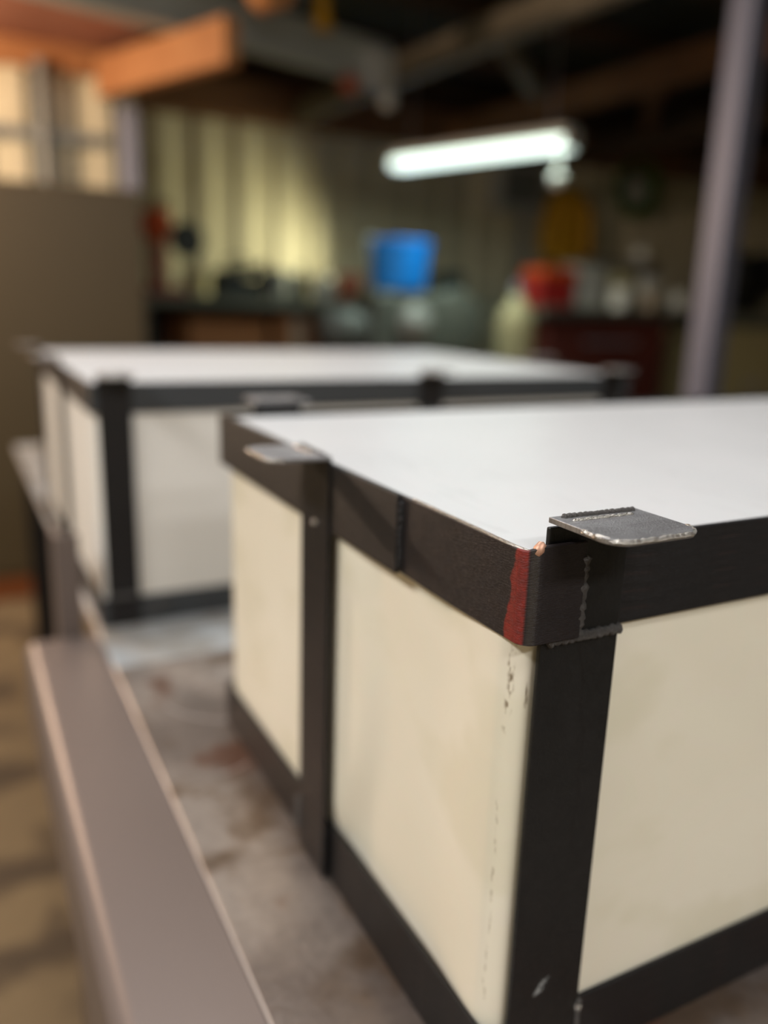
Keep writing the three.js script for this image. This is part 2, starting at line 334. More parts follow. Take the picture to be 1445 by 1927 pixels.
// weld bead: a lumpy rope
function bead(a, b, r, lumps, sd) {
  const A = new THREE.Vector3(...a), B = new THREE.Vector3(...b), N = lumps * 4, rad = 8, pos = [], idx = [];
  const dir = B.clone().sub(A).normalize(), u = new THREE.Vector3(0, 1, 0); if (Math.abs(dir.y) > 0.9) u.set(1, 0, 0);
  const p = new THREE.Vector3().crossVectors(dir, u).normalize(), w = new THREE.Vector3().crossVectors(dir, p);
  for (let i = 0; i <= N; i++) {
    const t = i / N, e = Math.min(1, Math.min(t, 1 - t) * N / 2 + 0.05), k = r * e * (0.78 + 0.28 * Math.abs(Math.sin(t * lumps * Math.PI)) + 0.25 * (hash(i, sd, 3) - 0.5)), c = A.clone().lerp(B, t);
    c.addScaledVector(p, r * 0.35 * (hash(i >> 2, sd, 5) - 0.5));
    for (let j = 0; j < rad; j++) { const a2 = j / rad * Math.PI * 2; const q = c.clone().addScaledVector(p, k * Math.cos(a2)).addScaledVector(w, k * Math.sin(a2)); pos.push(q.x, q.y, q.z); }
  }
  for (let i = 0; i < N; i++) for (let j = 0; j < rad; j++) { const a1 = i * rad + j, b1 = i * rad + (j + 1) % rad, c1 = a1 + rad, d1 = b1 + rad; idx.push(a1, c1, b1, b1, c1, d1); }
  const g = new THREE.BufferGeometry(); g.setAttribute('position', new THREE.Float32BufferAttribute(pos, 3)); g.setAttribute('uv', new THREE.Float32BufferAttribute(pos.filter((_, i) => i % 3 < 2).map(v => v * 40), 2)); g.setIndex(idx); g.computeVertexNormals(); return g;
}
// lug: square plate sticking out from the head of a strap, ground bright along its outer rim. Built along +z from x 0..w
function lug(parent, pos, turn, w, deep, mat = M.tab) {
  const tilt = 0;
  const g = new THREE.Group(); g.name = 'lug'; g.position.set(...pos); g.rotation.y = turn; parent.add(g);
  const s = new THREE.Shape(), R = 0.011; s.moveTo(0, 0); s.lineTo(w, 0); s.lineTo(w, -deep + R); s.absarc(w - R, -deep + R, R, 0, -Math.PI / 2, true); s.lineTo(R, -deep); s.absarc(R, -deep + R, R, -Math.PI / 2, -Math.PI, true); s.lineTo(0, 0);
  const e = new THREE.ExtrudeGeometry(s, { depth: 0.0022, bevelEnabled: true, bevelSize: 0.0004, bevelThickness: 0.0004, bevelSegments: 2, curveSegments: 10 });
  { const p = e.attributes.position, uv = e.attributes.uv; for (let i = 0; i < p.count; i++) uv.setXY(i, p.getX(i) / w, p.getY(i) / deep); }
  e.rotateX(-Math.PI / 2);
  const pl = part('lug_plate', e, mat, g, [0, 0, 0], [tilt, 0, 0]);
  // ragged bright edge
  const rim = []; for (let i = 0; i <= 40; i++) { const t = i / 40; let x, z; const L1 = 0.014, a = t * (deep * 0.25 + w + deep * 0.25); const d0 = deep * 0.25;
    if (a < d0) { x = 0; z = deep - d0 - R + a + 0.0; } else if (a < d0 + w) { x = a - d0; z = deep; } else { x = w; z = deep - (a - d0 - w); }
    const cx = Math.min(Math.max(x, R), w - R), cz = Math.min(z, deep - R), dx = x - cx, dz = z - cz, dl = Math.hypot(dx, dz); if (dl > R) { x = cx + dx / dl * R; z = cz + dz / dl * R; }
    rim.push([x, 0.0016 + 0.0006 * (hash(i, 7, 9) - 0.5), z]); }
  part('ground_edge', tubeAlong(rim, 0.0013, 80, 6), M.bare, g, [0, 0, 0], [tilt, 0, 0]);
  part('weld_bead', bead([0.004, 0.003, 0.003], [w - 0.003, 0.003, 0.004], 0.0015, 14, 4), M.weld, g);
  part('weld_bead', bead([0.005, 0.0028, 0.0105], [w * 0.82, 0.0028, 0.0105], 0.0011, 10, 9), M.bare, g);
  return g;
}
const T = 0.347;
// ---------------------------------------------------------------- near box
{
  const W = 1.0, D = 0.507, h = 0.05, t = 0.003;
  const o = thing('framed_plastic_box', 'cream plastic box in black steel straps, sharp in the foreground', 'plastic box', [0, BENCH_TOP, 0]);
  const dent = (z, y) => {
    const yy = y - T, zc = -0.163 - 2.9 * (yy + 0.165) * (yy + 0.165), d = (z - zc) / 0.021, ramp = smooth(-1, 1, d);
    const edge = smooth(0, 0.05, y) * smooth(0.343, 0.29, y) * smooth(-0.012, -0.09, z);
    return -edge * 0.0085 * ramp;
  };
  const body = part('body', bodySides(W - 0.008, D - 0.008, T - 0.004, 0.016, dent), M.poly, o, [0.004, 0, -0.004]);
  const lid = roundedPlate(W - 0.009, D - 0.009, 0.016, 0.012, 0.004);
  { const p = lid.attributes.position, uv = lid.attributes.uv; for (let i = 0; i < p.count; i++) uv.setXY(i, p.getX(i) * 2, p.getZ(i) * 2); }
  part('top_panel', lid, M.polyTop, o, [0.0045, T - 0.0155, -0.0045]);
  // short-side upper band: bent round the corner, uv along its length
  {
    const path = []; const r = 0.009, N = 8; path.push([0, -0.50]); for (let i = 1; i <= 24; i++) path.push([0, -0.50 + 0.498 * i / 24]);
    for (let i = 1; i <= N; i++) { const a = i / N * Math.PI / 2; path.push([r - r * Math.cos(a), -0.002 + r * Math.sin(a)]); }
    for (let i = 1; i <= 4; i++) path.push([r + (0.036 - r) * i / 4, -0.002 + r]);
    const pos = [], uv = [], idx = []; let s = 0;
    const nrm = (i) => { const a = path[Math.max(0, i - 1)], b = path[Math.min(path.length - 1, i + 1)], dx = b[0] - a[0], dz = b[1] - a[1], l = Math.hypot(dx, dz); return [-dz / l, dx / l]; };
    path.forEach((p, i) => {
      if (i) s += Math.hypot(p[0] - path[i - 1][0], p[1] - path[i - 1][1]);
      const [nx, nz] = nrm(i), lift = i > 26 ? 0.0025 * smooth(26, 32, i) : 0, drop = 0.0008 * Math.sin(s * 40);
      const c = 0.0006, ring = [[0, c], [0, h - c], [c, h], [t - c, h], [t, h - c], [t, c], [t - c, 0], [c, 0]];
      for (const [dd, y] of ring) { pos.push(p[0] - nx * dd, T - h + y + (y > h / 2 ? lift : drop * 0.4), p[1] - nz * dd); uv.push((s + 0.012) / 0.55, y / h); }
    });
    for (let i = 0; i < path.length - 1; i++) for (let j = 0; j < 8; j++) { const a = i * 8 + j, b = i * 8 + (j + 1) % 8, c = a + 8, d = b + 8; idx.push(a, c, b, b, c, d); }
    for (const [k, f] of [[0, 1], [(path.length - 1) * 8, -1]]) for (let j = 1; j < 7; j++) f > 0 ? idx.push(k, k + j, k + j + 1) : idx.push(k, k + j + 1, k + j);
    const g0 = new THREE.BufferGeometry(); g0.setAttribute('position', new THREE.Float32BufferAttribute(pos, 3)); g0.setAttribute('uv', new THREE.Float32BufferAttribute(uv, 2)); g0.setIndex(idx);
    const g = g0.toNonIndexed(); g.computeVertexNormals();
    part('upper_band', g, M.band, o);
    part('band_overlap', bar(0.0032, h + 0.001, 0.385), M.steel, o, [-0.0018, T - h / 2, -0.3145]);
    part('ground_edge', tubeAlong([[0.0012, T + 0.0002, -0.11], [0.0012, T + 0.0002, -0.05], [0.0012, T, -0.006], [0.003, T - 0.0004, 0.003]], 0.0009, 40, 6), M.bare, o);
    part('bare_weld', moved(lathe([[0, -0.004], [0.0022, -0.003], [0.003, 0], [0.0022, 0.0035], [0, 0.0045]], 16), 0, 0, 0, 0, 0, -0.6), M.copper, o, [0.0075, T + 0.0005, 0.0045]);
    part('weld_bead', bead([-0.0005, T - h + 0.002, -0.1205], [-0.0005, T - 0.002, -0.1205], 0.0024, 9, 2), M.steel, o);
    part('weld_bead', bead([0.037, T - h - 0.001, 0.004], [0.037, T - 0.004, 0.0045], 0.0032, 9, 12), M.weld, o);
    part('weld_bead', bead([0.018, T - h - 0.001, 0.003], [0.070, T - h - 0.001, 0.002], 0.003, 11, 15), M.weld, o);
  }
  // long-side and other bands
  part('upper_band', bar(W - 0.016, h, t), M.steel, o, [W / 2 + 0.008, T - h / 2, -0.0015]);
  part('upper_band', bar(W, h, t), M.steel, o, [W / 2, T - h / 2, -D + 0.0015]);
  part('upper_band', bar(t, h, D - 0.006), M.steel, o, [W - 0.0015, T - h / 2, -D / 2]);
  part('lower_band', bar(t, h, D), M.steel, o, [0.0015, h / 2, -D / 2]);
  part('lower_band', bar(W, h, t), M.steel, o, [W / 2, h / 2, -0.0015]);
  part('lower_band', bar(W, h, t), M.steel, o, [W / 2, h / 2, -D + 0.0015]);
  part('lower_band', bar(t, h, D - 0.006), M.steel, o, [W - 0.0015, h / 2, -D / 2]);
  // straps
  const strap = bar(0.0525, T + 0.010, t); { const p = strap.attributes.position, uv = strap.attributes.uv; for (let i = 0; i < p.count; i++) uv.setXY(i, p.getX(i) / 0.0525 + 0.5, p.getY(i) / (T + 0.01) + 0.5); }
  part('strap', strap, M.strap, o, [0.0418, (T + 0.010) / 2, 0.0003]);
  part('strap', strap, M.strap, o, [0.70, (T + 0.010) / 2, 0.0003]);
  part('strap', strap, M.strap, o, [0.06, (T + 0.010) / 2, -D - 0.0003]);
  part('strap', bar(t, T + 0.006, 0.0526), M.steel, o, [-0.0040, (T + 0.006) / 2, -0.2494]);
  lug(o, [0.0165, T + 0.0125, 0.0], 0, 0.055, 0.047);
  lug(o, [0.676, T + 0.0095, 0.0], 0, 0.054, 0.047);
  lug(o, [-0.0035, T + 0.0045, -0.278], -Math.PI / 2, 0.055, 0.048);
  lug(o, [0.096, T + 0.0085, -D], Math.PI, 0.06, 0.05);
  // weld marks at the feet of the straps
  part('weld_bead', bead([0.069, 0.02, 0.001], [0.0685, 0.052, 0.0015], 0.0022, 7, 31), M.weld, o);
  part('bare_weld', moved(new THREE.SphereGeometry(0.0026, 12, 8), 0, 0, 0), M.bare, o, [0.068, 0.0465, 0.0022]);
  part('weld_bead', bead([-0.0045, 0.046, -0.2775], [-0.0045, 0.012, -0.2775], 0.0034, 6, 33), M.weld, o);
  part('weld_bead', bead([-0.0045, 0.004, -0.2235], [-0.0045, 0.045, -0.2235], 0.0024, 6, 35), M.steel, o);
  part('bare_weld', new THREE.SphereGeometry(0.0028, 12, 8), M.bare, o, [-0.0055, T - 0.048, -0.2475]);
}
// ---------------------------------------------------------------- far box
{
  const W = 0.95, D = 0.735, h = 0.042, t = 0.003;
  const o = thing('framed_plastic_box', 'blurred cream plastic box in steel straps behind the sharp one', 'plastic box', [-0.083, BENCH_TOP, -0.837]);
  part('body', bodySides(W - 0.008, D - 0.008, T - 0.004, 0.018, null), M.polyFar, o, [0.004, 0, -0.004]);
  part('top_panel', roundedPlate(W - 0.009, D - 0.009, 0.018, 0.012, 0.004), M.polyTop, o, [0.0045, T - 0.0155, -0.0045]);
  for (const y of [T - h / 2, h / 2]) {
    const n = y > 0.1 ? 'upper_band' : 'lower_band';
    part(n, bar(W, h, t), M.steelLit, o, [W / 2, y, -0.0015]); part(n, bar(W, h, t), M.steel, o, [W / 2, y, -D + 0.0015]);
    part(n, bar(t, h, D - 0.006), M.steel, o, [0.0015, y, -D / 2]); part(n, bar(t, h, D - 0.006), M.steel, o, [W - 0.0015, y, -D / 2]);
  }
  const strap = bar(0.045, T + 0.01, t);
  for (const x of [0.032, 0.525, 0.905]) { part('strap', strap, M.steel, o, [x, (T + 0.01) / 2, 0.0012]); lug(o, [x - 0.0225, T + 0.0095, 0], 0, 0.045, 0.042); }
  for (const z of [-0.33, -0.66]) { part('strap', bar(t, T + 0.01, 0.045), M.steel, o, [-0.0015, (T + 0.01) / 2, z]); lug(o, [0, T + 0.0095, z - 0.0225], -Math.PI / 2, 0.045, 0.042); }
  part('strap', bar(t, T + 0.01, 0.045), M.steel, o, [W + 0.0015, (T + 0.01) / 2, -0.3]);
  lug(o, [W, T + 0.0095, -0.28], Math.PI / 2, 0.045, 0.06);
  part('weld_bead', bead([0.012, 0.046, 0.003], [0.052, 0.046, 0.003], 0.004, 7, 41), M.weld, o);
  part('weld_bead', bead([0.06, 0.02, 0.002], [0.1, 0.03, 0.002], 0.004, 6, 43), M.weld, o);
}

// ================================================================ things around the shop
// brown steel cabinet on the left
{
  const o = thing('steel_cabinet', 'tall brown steel cabinet against the cream partition', 'cabinet', [-0.37, 0, -3.5]);
  part('body', box(1.72, 1.56, 0.5, 0.006), M.cabinet, o, [0, 0.87, 0]);
  for (const x of [-0.43, 0.43]) { const d = part('door', box(0.845, 1.5, 0.018, 0.004), M.cabinet, o, [x, 0.87, 0.258]); part('handle', box(0.02, 0.14, 0.02, 0.005), M.galv, d, [x < 0 ? 0.37 : -0.37, 0.05, 0.018]); }
  part('plinth', box(1.72, 0.1, 0.5), M.rust, o, [0, 0.05, 0]);
}
// grey crane rail with trolley end
{
  const a = new THREE.Vector3(-0.9, 2.34, -2.85), b = new THREE.Vector3(1.72, 2.34, -3.56), L = a.distanceTo(b);
  const o = thing('crane_rail', 'grey overhead steel rail with a pale trolley end', 'crane rail', a.clone().lerp(b, 0.5).toArray(), Math.atan2(-(b.z - a.z), b.x - a.x));
  part('web', box(L, 0.16, 0.014), M.rail2, o); part('flange', box(L, 0.014, 0.1), M.rail2, o, [0, 0.08, 0]); part('flange', box(L, 0.014, 0.1), M.rail2, o, [0, -0.08, 0]);
  part('trolley', box(0.16, 0.17, 0.13, 0.02), M.lightGrey, o, [L / 2 - 0.08, -0.03, 0.02]); part('trolley_hook', lathe([[0, -0.05], [0.03, -0.045], [0.04, 0], [0.03, 0.045], [0, 0.05]]), M.lightGrey, o, [L / 2 + 0.01, -0.14, 0.02]);
  part('hanger', cyl(0.014, 0.014, 0.56, 10), M.greySteel, o, [-0.9, 0.36, 0]); part('hanger', cyl(0.014, 0.014, 0.56, 10), M.greySteel, o, [0.75, 0.36, 0]);
  const k = part('pull_knob', new THREE.SphereGeometry(0.045, 20, 14), M.reddish, o, [L / 2 - 0.24, -0.125, 0.03]); part('stem', cyl(0.01, 0.01, 0.05, 8), M.reddish, k, [0, 0.04, 0]);
}
{
  const o = thing('lifting_strap', 'yellow webbing strap looped over the overhead rail', 'strap', [1.28, 2.6, -3.4], 0.2);
  const loop = tubeAlong([[0.02, 0.3, 0.07], [0.0, 0.12, 0.08], [0, -0.10, 0.075], [0.005, -0.20, 0.075]], 0.03, 30, 8); part('webbing', loop, M.yellow, o); part('buckle', box(0.075, 0.05, 0.03, 0.006), M.yellow, o, [0.005, -0.2, 0.075]);
}
{
  const o = thing('air_hose', 'grey purple hose hanging beside the yellow strap', 'hose', [1.17, 2.6, -3.36]);
  part('hose', tubeAlong([[0, 0.3, 0.07], [0.01, 0.1, 0.08], [0.0, -0.12, 0.08]], 0.024, 30, 8), M.galv, o); part('fitting', cyl(0.018, 0.024, 0.05, 12), M.greySteel, o, [0, -0.14, 0.08]);
}
{
  const o = thing('cord_reel', 'orange cord reel hanging above the overhead rail', 'cord reel', [0.985, 2.425, -3.12], 0.2);
  part('drum', moved(lathe([[0.03, -0.05], [0.085, -0.05], [0.07, -0.03], [0.07, 0.03], [0.085, 0.05], [0.03, 0.05]]), 0, 0, 0, Math.PI / 2), M.paleOrange, o); part('hanger', cyl(0.008, 0.008, 0.54, 8), M.greySteel, o, [0, 0.32, 0]); part('hub', moved(cyl(0.03, 0.03, 0.12, 16), 0, 0, 0, Math.PI / 2), M.black, o);
}
// fluorescent light at the back
function tubeFixture(a, b, label, power) {
  const A = new THREE.Vector3(...a), B = new THREE.Vector3(...b), L = A.distanceTo(B);
  const o = thing('fluorescent_light', label, 'light', A.clone().lerp(B, 0.5).toArray(), Math.atan2(-(B.z - A.z), B.x - A.x));
  part('housing', box(L + 0.04, 0.05, 0.14, 0.01), M.white, o, [0, 0.075, 0]);
  const lm = new THREE.MeshStandardMaterial({ color: 0xffffff, emissive: 0xe8fff4, emissiveIntensity: 1.9, roughness: 0.5 });
  for (const z of [-0.035, 0.035]) part('light_tube', moved(cyl(0.028, 0.028, L, 20), 0, 0, 0, 0, 0, Math.PI / 2), lm, o, [0, 0.015, z]);
  for (const x of [-L / 2 - 0.012, L / 2 + 0.012]) { part('end_cap', box(0.022, 0.1, 0.14, 0.006), M.white, o, [x, 0.045, 0]); part('chain', cyl(0.006, 0.006, 0.9, 6), M.galv, o, [x * 0.8, 0.55, 0]); }
  const l = new THREE.RectAreaLight(0xe8fff4, power, L, 0.12); l.position.set(0, -0.02, 0); l.rotation.x = -Math.PI / 2; o.add(l); return o;
}
tubeFixture([2.425, 2.09, -4.73], [2.82, 2.09, -3.5], 'glowing fluorescent tube light hanging in front of the back wall', 26);
// shop fixtures and added fill lights, out of view
for (const f of fixtures) {
  const o = thing('unseen_light', f.label, 'light', f.at, f.turn);
  part('housing', box(f.size[0] + 0.06, 0.06, f.size[1] + 0.04, 0.012), M.white, o, [0, 0.05, 0]);
  part('light_panel', box(f.size[0], 0.012, f.size[1], 0.004), new THREE.MeshStandardMaterial({ color: 0xffffff, emissive: SHOP_WHITE, emissiveIntensity: 2.5 }), o, [0, 0.013, 0]);
  for (const x of [-0.5, 0.5]) part('chain', cyl(0.006, 0.006, 0.3, 6), M.galv, o, [x, 0.23, 0]);
  const l = new THREE.RectAreaLight(SHOP_WHITE, f.power, ...f.size); l.position.set(0, -0.004, 0); l.rotation.x = -Math.PI / 2; o.add(l);
}
// warm work lamp on a stand, left of the view
{
  const o = thing('hanging_lamp', 'warm bulb lamp hanging from the loft edge left of the brown cabinet', 'lamp', [-0.95, 0, -3.0]);
  part('cord', cyl(0.005, 0.005, 0.3, 8), M.black, o, [0, 2.15, -0.0]);
  part('lamp_bulb', new THREE.SphereGeometry(0.06, 20, 14), new THREE.MeshStandardMaterial({ color: 0xffffff, emissive: WARM, emissiveIntensity: 6 }), o, [0, 1.95, 0]);
  part('socket', cyl(0.03, 0.04, 0.06, 14), M.black, o, [0, 2.03, 0]);
  const l = new THREE.PointLight(WARM, 9, 0, 2); l.position.set(0, 1.95, 0); l.shadow.radius = 3; l.castShadow = true; o.add(l);
}
// grey box on the back wall, pull switch
{
  const o = thing('electric_box', 'pale grey electric box high on the back wall below the light', 'electric box', [4.2, 2.02, -5.86]);
  part('body', box(0.5, 0.42, 0.14, 0.03), M.lightGrey, o, [0, 0.22, 0]); part('door', box(0.4, 0.3, 0.02, 0.01), M.greySteel, o, [0, 0.22, 0.075]); part('conduit', cyl(0.02, 0.02, 0.5, 10), M.galv, o, [0.1, -0.2, 0]);
}
{
  const o = thing('pull_switch', 'small white round pull switch hanging under the fluorescent light', 'switch', [2.80, 1.93, -3.55]);
  part('knob', new THREE.SphereGeometry(0.042, 18, 12), M.white, o); part('cord', cyl(0.003, 0.003, 0.14, 6), M.white, o, [0, 0.1, 0]);
}
// left shelf bench
{
  const o = thing('shelf_bench', 'long olive shelf bench along the back wall on the left', 'bench', [1.85, 0, -5.5]);
  part('top', box(2.1, 0.06, 0.8, 0.006), M.benchTop, o, [0, 1.22, 0]); part('lower_shelf', box(2.0, 0.03, 0.7, 0.004), M.darkWood, o, [0, 0.72, 0]);
  for (const x of [-0.98, 0.98]) for (const z of [-0.33, 0.33]) part('leg', box(0.08, 1.19, 0.08, 0.006), M.machineDark, o, [x, 0.595, z]);
  part('back_panel', box(2.0, 0.46, 0.02), M.darkWood, o, [0, 0.96, -0.34]);
}
[[1.42, 0.56, 0.36, 'brown carton on the lower shelf, left of the taped one', 0.1], [1.95, 0.34, 0.38, 'brown carton with pale tape in the middle of the lower shelf', -0.05], [2.36, 0.36, 0.36, 'brown carton at the right end of the lower shelf', 0.06]].forEach(([x, w, h, l, r], i) => {
  const o = thing('cardboard_box', l, 'box', [x, 0.736, -5.42], r, 'cartons under the shelf bench');
  part('body', box(w, h, 0.4, 0.004), M.cardboard, o, [0, h / 2, 0]); for (const s of [-1, 1]) part('flap', box(w - 0.01, 0.006, 0.19, 0.002), M.cardboard, o, [0, h + 0.004, s * 0.1]);
  if (i === 1) part('tape', box(0.1, h, 0.005, 0.001), M.tape, o, [0, h / 2, 0.202]);
});
const SH = 1.251;
{
  const o = thing('chop_saw', 'orange and dark red power saw with a black disc', 'power saw', [1.02, SH, -5.4], 0.15);
  part('base', box(0.26, 0.05, 0.3, 0.01), M.darkRed, o, [0, 0.025, 0]); part('arm', box(0.1, 0.3, 0.1, 0.02), M.darkRed, o, [0, 0.2, 0]);
  part('motor', moved(lathe([[0, -0.11], [0.09, -0.1], [0.105, -0.03], [0.105, 0.05], [0.08, 0.11], [0, 0.115]], 28), 0, 0, 0, Math.PI / 2), M.orange, o, [-0.01, 0.44, 0]);
  const d = part('disc', moved(cyl(0.115, 0.115, 0.03, 36), 0, 0, 0, Math.PI / 2), M.black, o, [0.15, 0.35, 0.14]); part('hub', moved(cyl(0.025, 0.025, 0.045, 16), 0, 0, 0, Math.PI / 2), M.black, d);
  part('handle', tubeAlong([[0, 0.52, 0.02], [0.02, 0.57, 0.08], [0.02, 0.54, 0.16]], 0.016, 20, 8), M.darkRed, o);
}
function bottle(x, z, r, h, mat, label, y = SH, capMat = M.black) {
  const o = thing('bottle', label, 'bottle', [x, y, z]);
  part('body', lathe([[0, 0], [r, 0.002], [r, h * 0.62], [r * 0.4, h * 0.82], [r * 0.4, h * 0.9], [0, h * 0.9]], 24), mat, o); part('cap', cyl(r * 0.45, r * 0.45, h * 0.12, 16), capMat, o, [0, h * 0.94, 0]); return o;
}
function can(name, x, z, r, h, mat, label, y = SH) {
  const o = thing(name, label, name === 'paint_can' ? 'can' : 'jar', [x, y, z]); part('body', lathe([[0, 0], [r, 0], [r, 0.006], [r * 0.97, 0.01], [r * 0.97, h - 0.01], [r, h - 0.006], [r, h], [r * 0.9, h], [r * 0.88, h - 0.008], [0, h - 0.008]], 26), mat, o); part('lid', cyl(r * 0.86, r * 0.86, 0.01, 24), M.lightGrey, o, [0, h, 0]); return o;
}
{
  const o = thing('tool_box', 'black toolbox tilted back on the shelf bench', 'toolbox', [1.58, SH, -5.5], 0.2);
  part('body', box(0.32, 0.13, 0.2, 0.012), M.black, o, [0, 0.065, 0]); part('lid', box(0.33, 0.07, 0.21, 0.02), M.blackRubber, o, [0.02, 0.17, 0], [0, 0, 0.18]); part('handle', tubeAlong([[-0.08, 0.2, 0], [-0.06, 0.25, 0], [0.06, 0.27, 0], [0.09, 0.23, 0]], 0.01, 20, 8), M.black, o);
}
can('paint_can', 1.28, -5.35, 0.075, 0.16, M.tan, 'tan can beside the orange saw'); can('paint_can', 1.86, -5.4, 0.085, 0.19, M.greySteel, 'grey can right of the black toolbox'); can('paint_can', 2.03, -5.45, 0.07, 0.17, M.machineDark, 'dark can between two grey ones on the shelf bench'); can('paint_can', 2.19, -5.38, 0.08, 0.16, M.lightGrey, 'pale grey can near the reddish jar');
can('jar', 2.38, -5.32, 0.095, 0.18, M.reddish, 'reddish brown jar at the right end of the shelf bench'); bottle(1.86, -5.7, 0.05, 0.26, M.black, 'black bottle behind the grey can');
bottle(2.12, -5.62, 0.05, 0.24, M.machine, 'grey green bottle at the back of the shelf bench');
// bench lamp that lights the wall
{
  const o = thing('desk_lamp', 'pale bench lamp shining on the back wall beside the blue tub', 'lamp', [2.58, SH, -5.3]);
  part('base', cyl(0.07, 0.08, 0.02, 24), M.lightGrey, o, [0, 0.01, 0]); part('arm', tubeAlong([[0, 0.02, 0], [0.03, 0.18, -0.01], [0, 0.32, 0.0]], 0.01, 24, 8), M.lightGrey, o);
  const sh = lathe([[0, 0.092], [0.03, 0.09], [0.05, 0.085], [0.105, -0.02], [0.11, -0.05], [0.106, -0.05], [0.1, -0.02], [0.047, 0.078], [0, 0.08]], 28);
  const hd = new THREE.Group(); hd.name = 'lamp_head'; hd.position.set(-0.02, 0.36, 0.02); hd.quaternion.setFromUnitVectors(new THREE.Vector3(0, -1, 0), new THREE.Vector3(-0.88, -0.05, -0.48).normalize()); o.add(hd);
  part('lamp_shade', sh, M.white, hd); part('lamp_bulb', new THREE.SphereGeometry(0.03, 16, 12), new THREE.MeshStandardMaterial({ color: 0xffffff, emissive: 0xffe9a8, emissiveIntensity: 4 }), hd, [0, 0.02, 0]);
  const l = new THREE.SpotLight(0xf6f2c8, 3.6, 0, 1.15, 1.0, 2); l.position.set(2.545, SH + 0.358, -5.29); l.target.position.set(1.3, SH + 0.28, -5.98); l.castShadow = true; scene.add(l); scene.add(l.target);
}
// grey machine with the blue tub on it
{
  const o = thing('lathe_machine', 'grey machine with round hub standing under the blue tub', 'machine', [2.5, 0, -4.75]);
  part('pedestal', box(0.9, 0.8, 0.5, 0.02), M.machineDark, o, [0, 0.4, 0]); part('bed', box(1.05, 0.1, 0.5, 0.015), M.machine, o, [0, 0.85, 0]);
  part('headstock', box(0.52, 0.42, 0.42, 0.05), M.machine, o, [-0.05, 1.11, 0]); part('gear_cover', moved(lathe([[0, -0.1], [0.2, -0.1], [0.22, -0.06], [0.22, 0.06], [0.2, 0.1], [0, 0.1]], 32), 0, 0, 0, Math.PI / 2), M.machine, o, [0.34, 1.13, 0.1]);
  const h = part('hub', moved(lathe([[0, -0.06], [0.11, -0.06], [0.12, -0.03], [0.12, 0.02], [0.05, 0.04], [0.05, 0.08], [0, 0.08]], 28), 0, 0, 0, Math.PI / 2), M.lightGrey, o, [-0.02, 1.12, 0.25]); part('bolt', new THREE.SphereGeometry(0.02, 10, 8), M.galv, h, [0, 0.07, 0.05]);
  part('side_motor', moved(lathe([[0, -0.2], [0.12, -0.19], [0.13, 0], [0.12, 0.19], [0, 0.2]], 24), 0, 0, 0, 0, 0, Math.PI / 2), M.greySteel, o, [-0.42, 1.08, 0.05]);
}
{
  const o = thing('plastic_tub', 'bright blue plastic tub on the grey machine', 'tub', [2.45, 1.325, -4.7]);
  part('body', lathe([[0, 0], [0.17, 0.002], [0.18, 0.02], [0.205, 0.30], [0.2, 0.31], [0.175, 0.03], [0, 0.02]], 36), M.blue, o); part('rim', moved(new THREE.TorusGeometry(0.205, 0.012, 10, 40), 0, 0.30, 0, Math.PI / 2), M.blue, o); part('lid', cyl(0.2, 0.2, 0.02, 36), M.blue, o, [0, 0.305, 0]);
}
// drill column and cream cylinder
{
  const o = thing('drill_press', 'dark teal drill column right of the grey machine', 'drill press', [3.3, 0, -5.5]);
  const m = std(0x2c3a3e, 0.5, 0.2); part('base', box(0.4, 0.06, 0.5, 0.01), m, o, [0, 0.03, 0]); part('column', cyl(0.055, 0.055, 1.3, 24), m, o, [0, 0.7, 0]); part('head', box(0.16, 0.26, 0.3, 0.04), m, o, [-0.02, 1.36, 0.06]); part('table', cyl(0.14, 0.14, 0.03, 28), m, o, [0, 0.85, 0.12]);
}
{
  const o = thing('gas_cylinder', 'cream gas cylinder between the drill column and the maroon cabinet', 'gas cylinder', [3.06, 0, -4.2]);
  part('body', lathe([[0, 0], [0.115, 0.0], [0.12, 0.02], [0.12, 1.12], [0.1, 1.22], [0.045, 1.28], [0.04, 1.32], [0, 1.32]], 30), M.cream, o); part('valve', box(0.05, 0.08, 0.05, 0.01), M.galv, o, [0, 1.36, 0]);
}
{
  const o = thing('hanging_jacket', 'yellow work jacket hanging on the back wall', 'jacket', [4.74, 1.62, -5.84]);
  const g = new THREE.BufferGeometry(); const P = [], I = [], nx = 16, ny = 14;
  for (let j = 0; j <= ny; j++) for (let i = 0; i <= nx; i++) { const a = i / nx * Math.PI * 2, v = j / ny, w = (0.13 + 0.1 * Math.sin(Math.min(1, (1 - v) * 1.6) * 1.57)) * (v > 0.93 ? 0.55 : 1); P.push(w * Math.cos(a) * (1 + 0.06 * Math.sin(a * 5)), v * 0.66, 0.07 * Math.sin(a) * (1 + 0.2 * Math.sin(a * 6 + v * 3))); }
  for (let j = 0; j < ny; j++) for (let i = 0; i < nx; i++) { const a = j * (nx + 1) + i; I.push(a, a + nx + 1, a + 1, a + 1, a + nx + 1, a + nx + 2); }
  g.setAttribute('position', new THREE.Float32BufferAttribute(P, 3)); g.setIndex(I); g.computeVertexNormals(); part('body', g, M.yellow, o);
  for (const s of [-1, 1]) part('sleeve', tubeAlong([[s * 0.13, 0.58, 0], [s * 0.22, 0.4, 0.02], [s * 0.24, 0.1, 0.02]], 0.055, 20, 10), M.yellow, o); part('peg', moved(cyl(0.012, 0.012, 0.12, 8), 0, 0.66, -0.02, Math.PI / 2), M.galv, o);
}
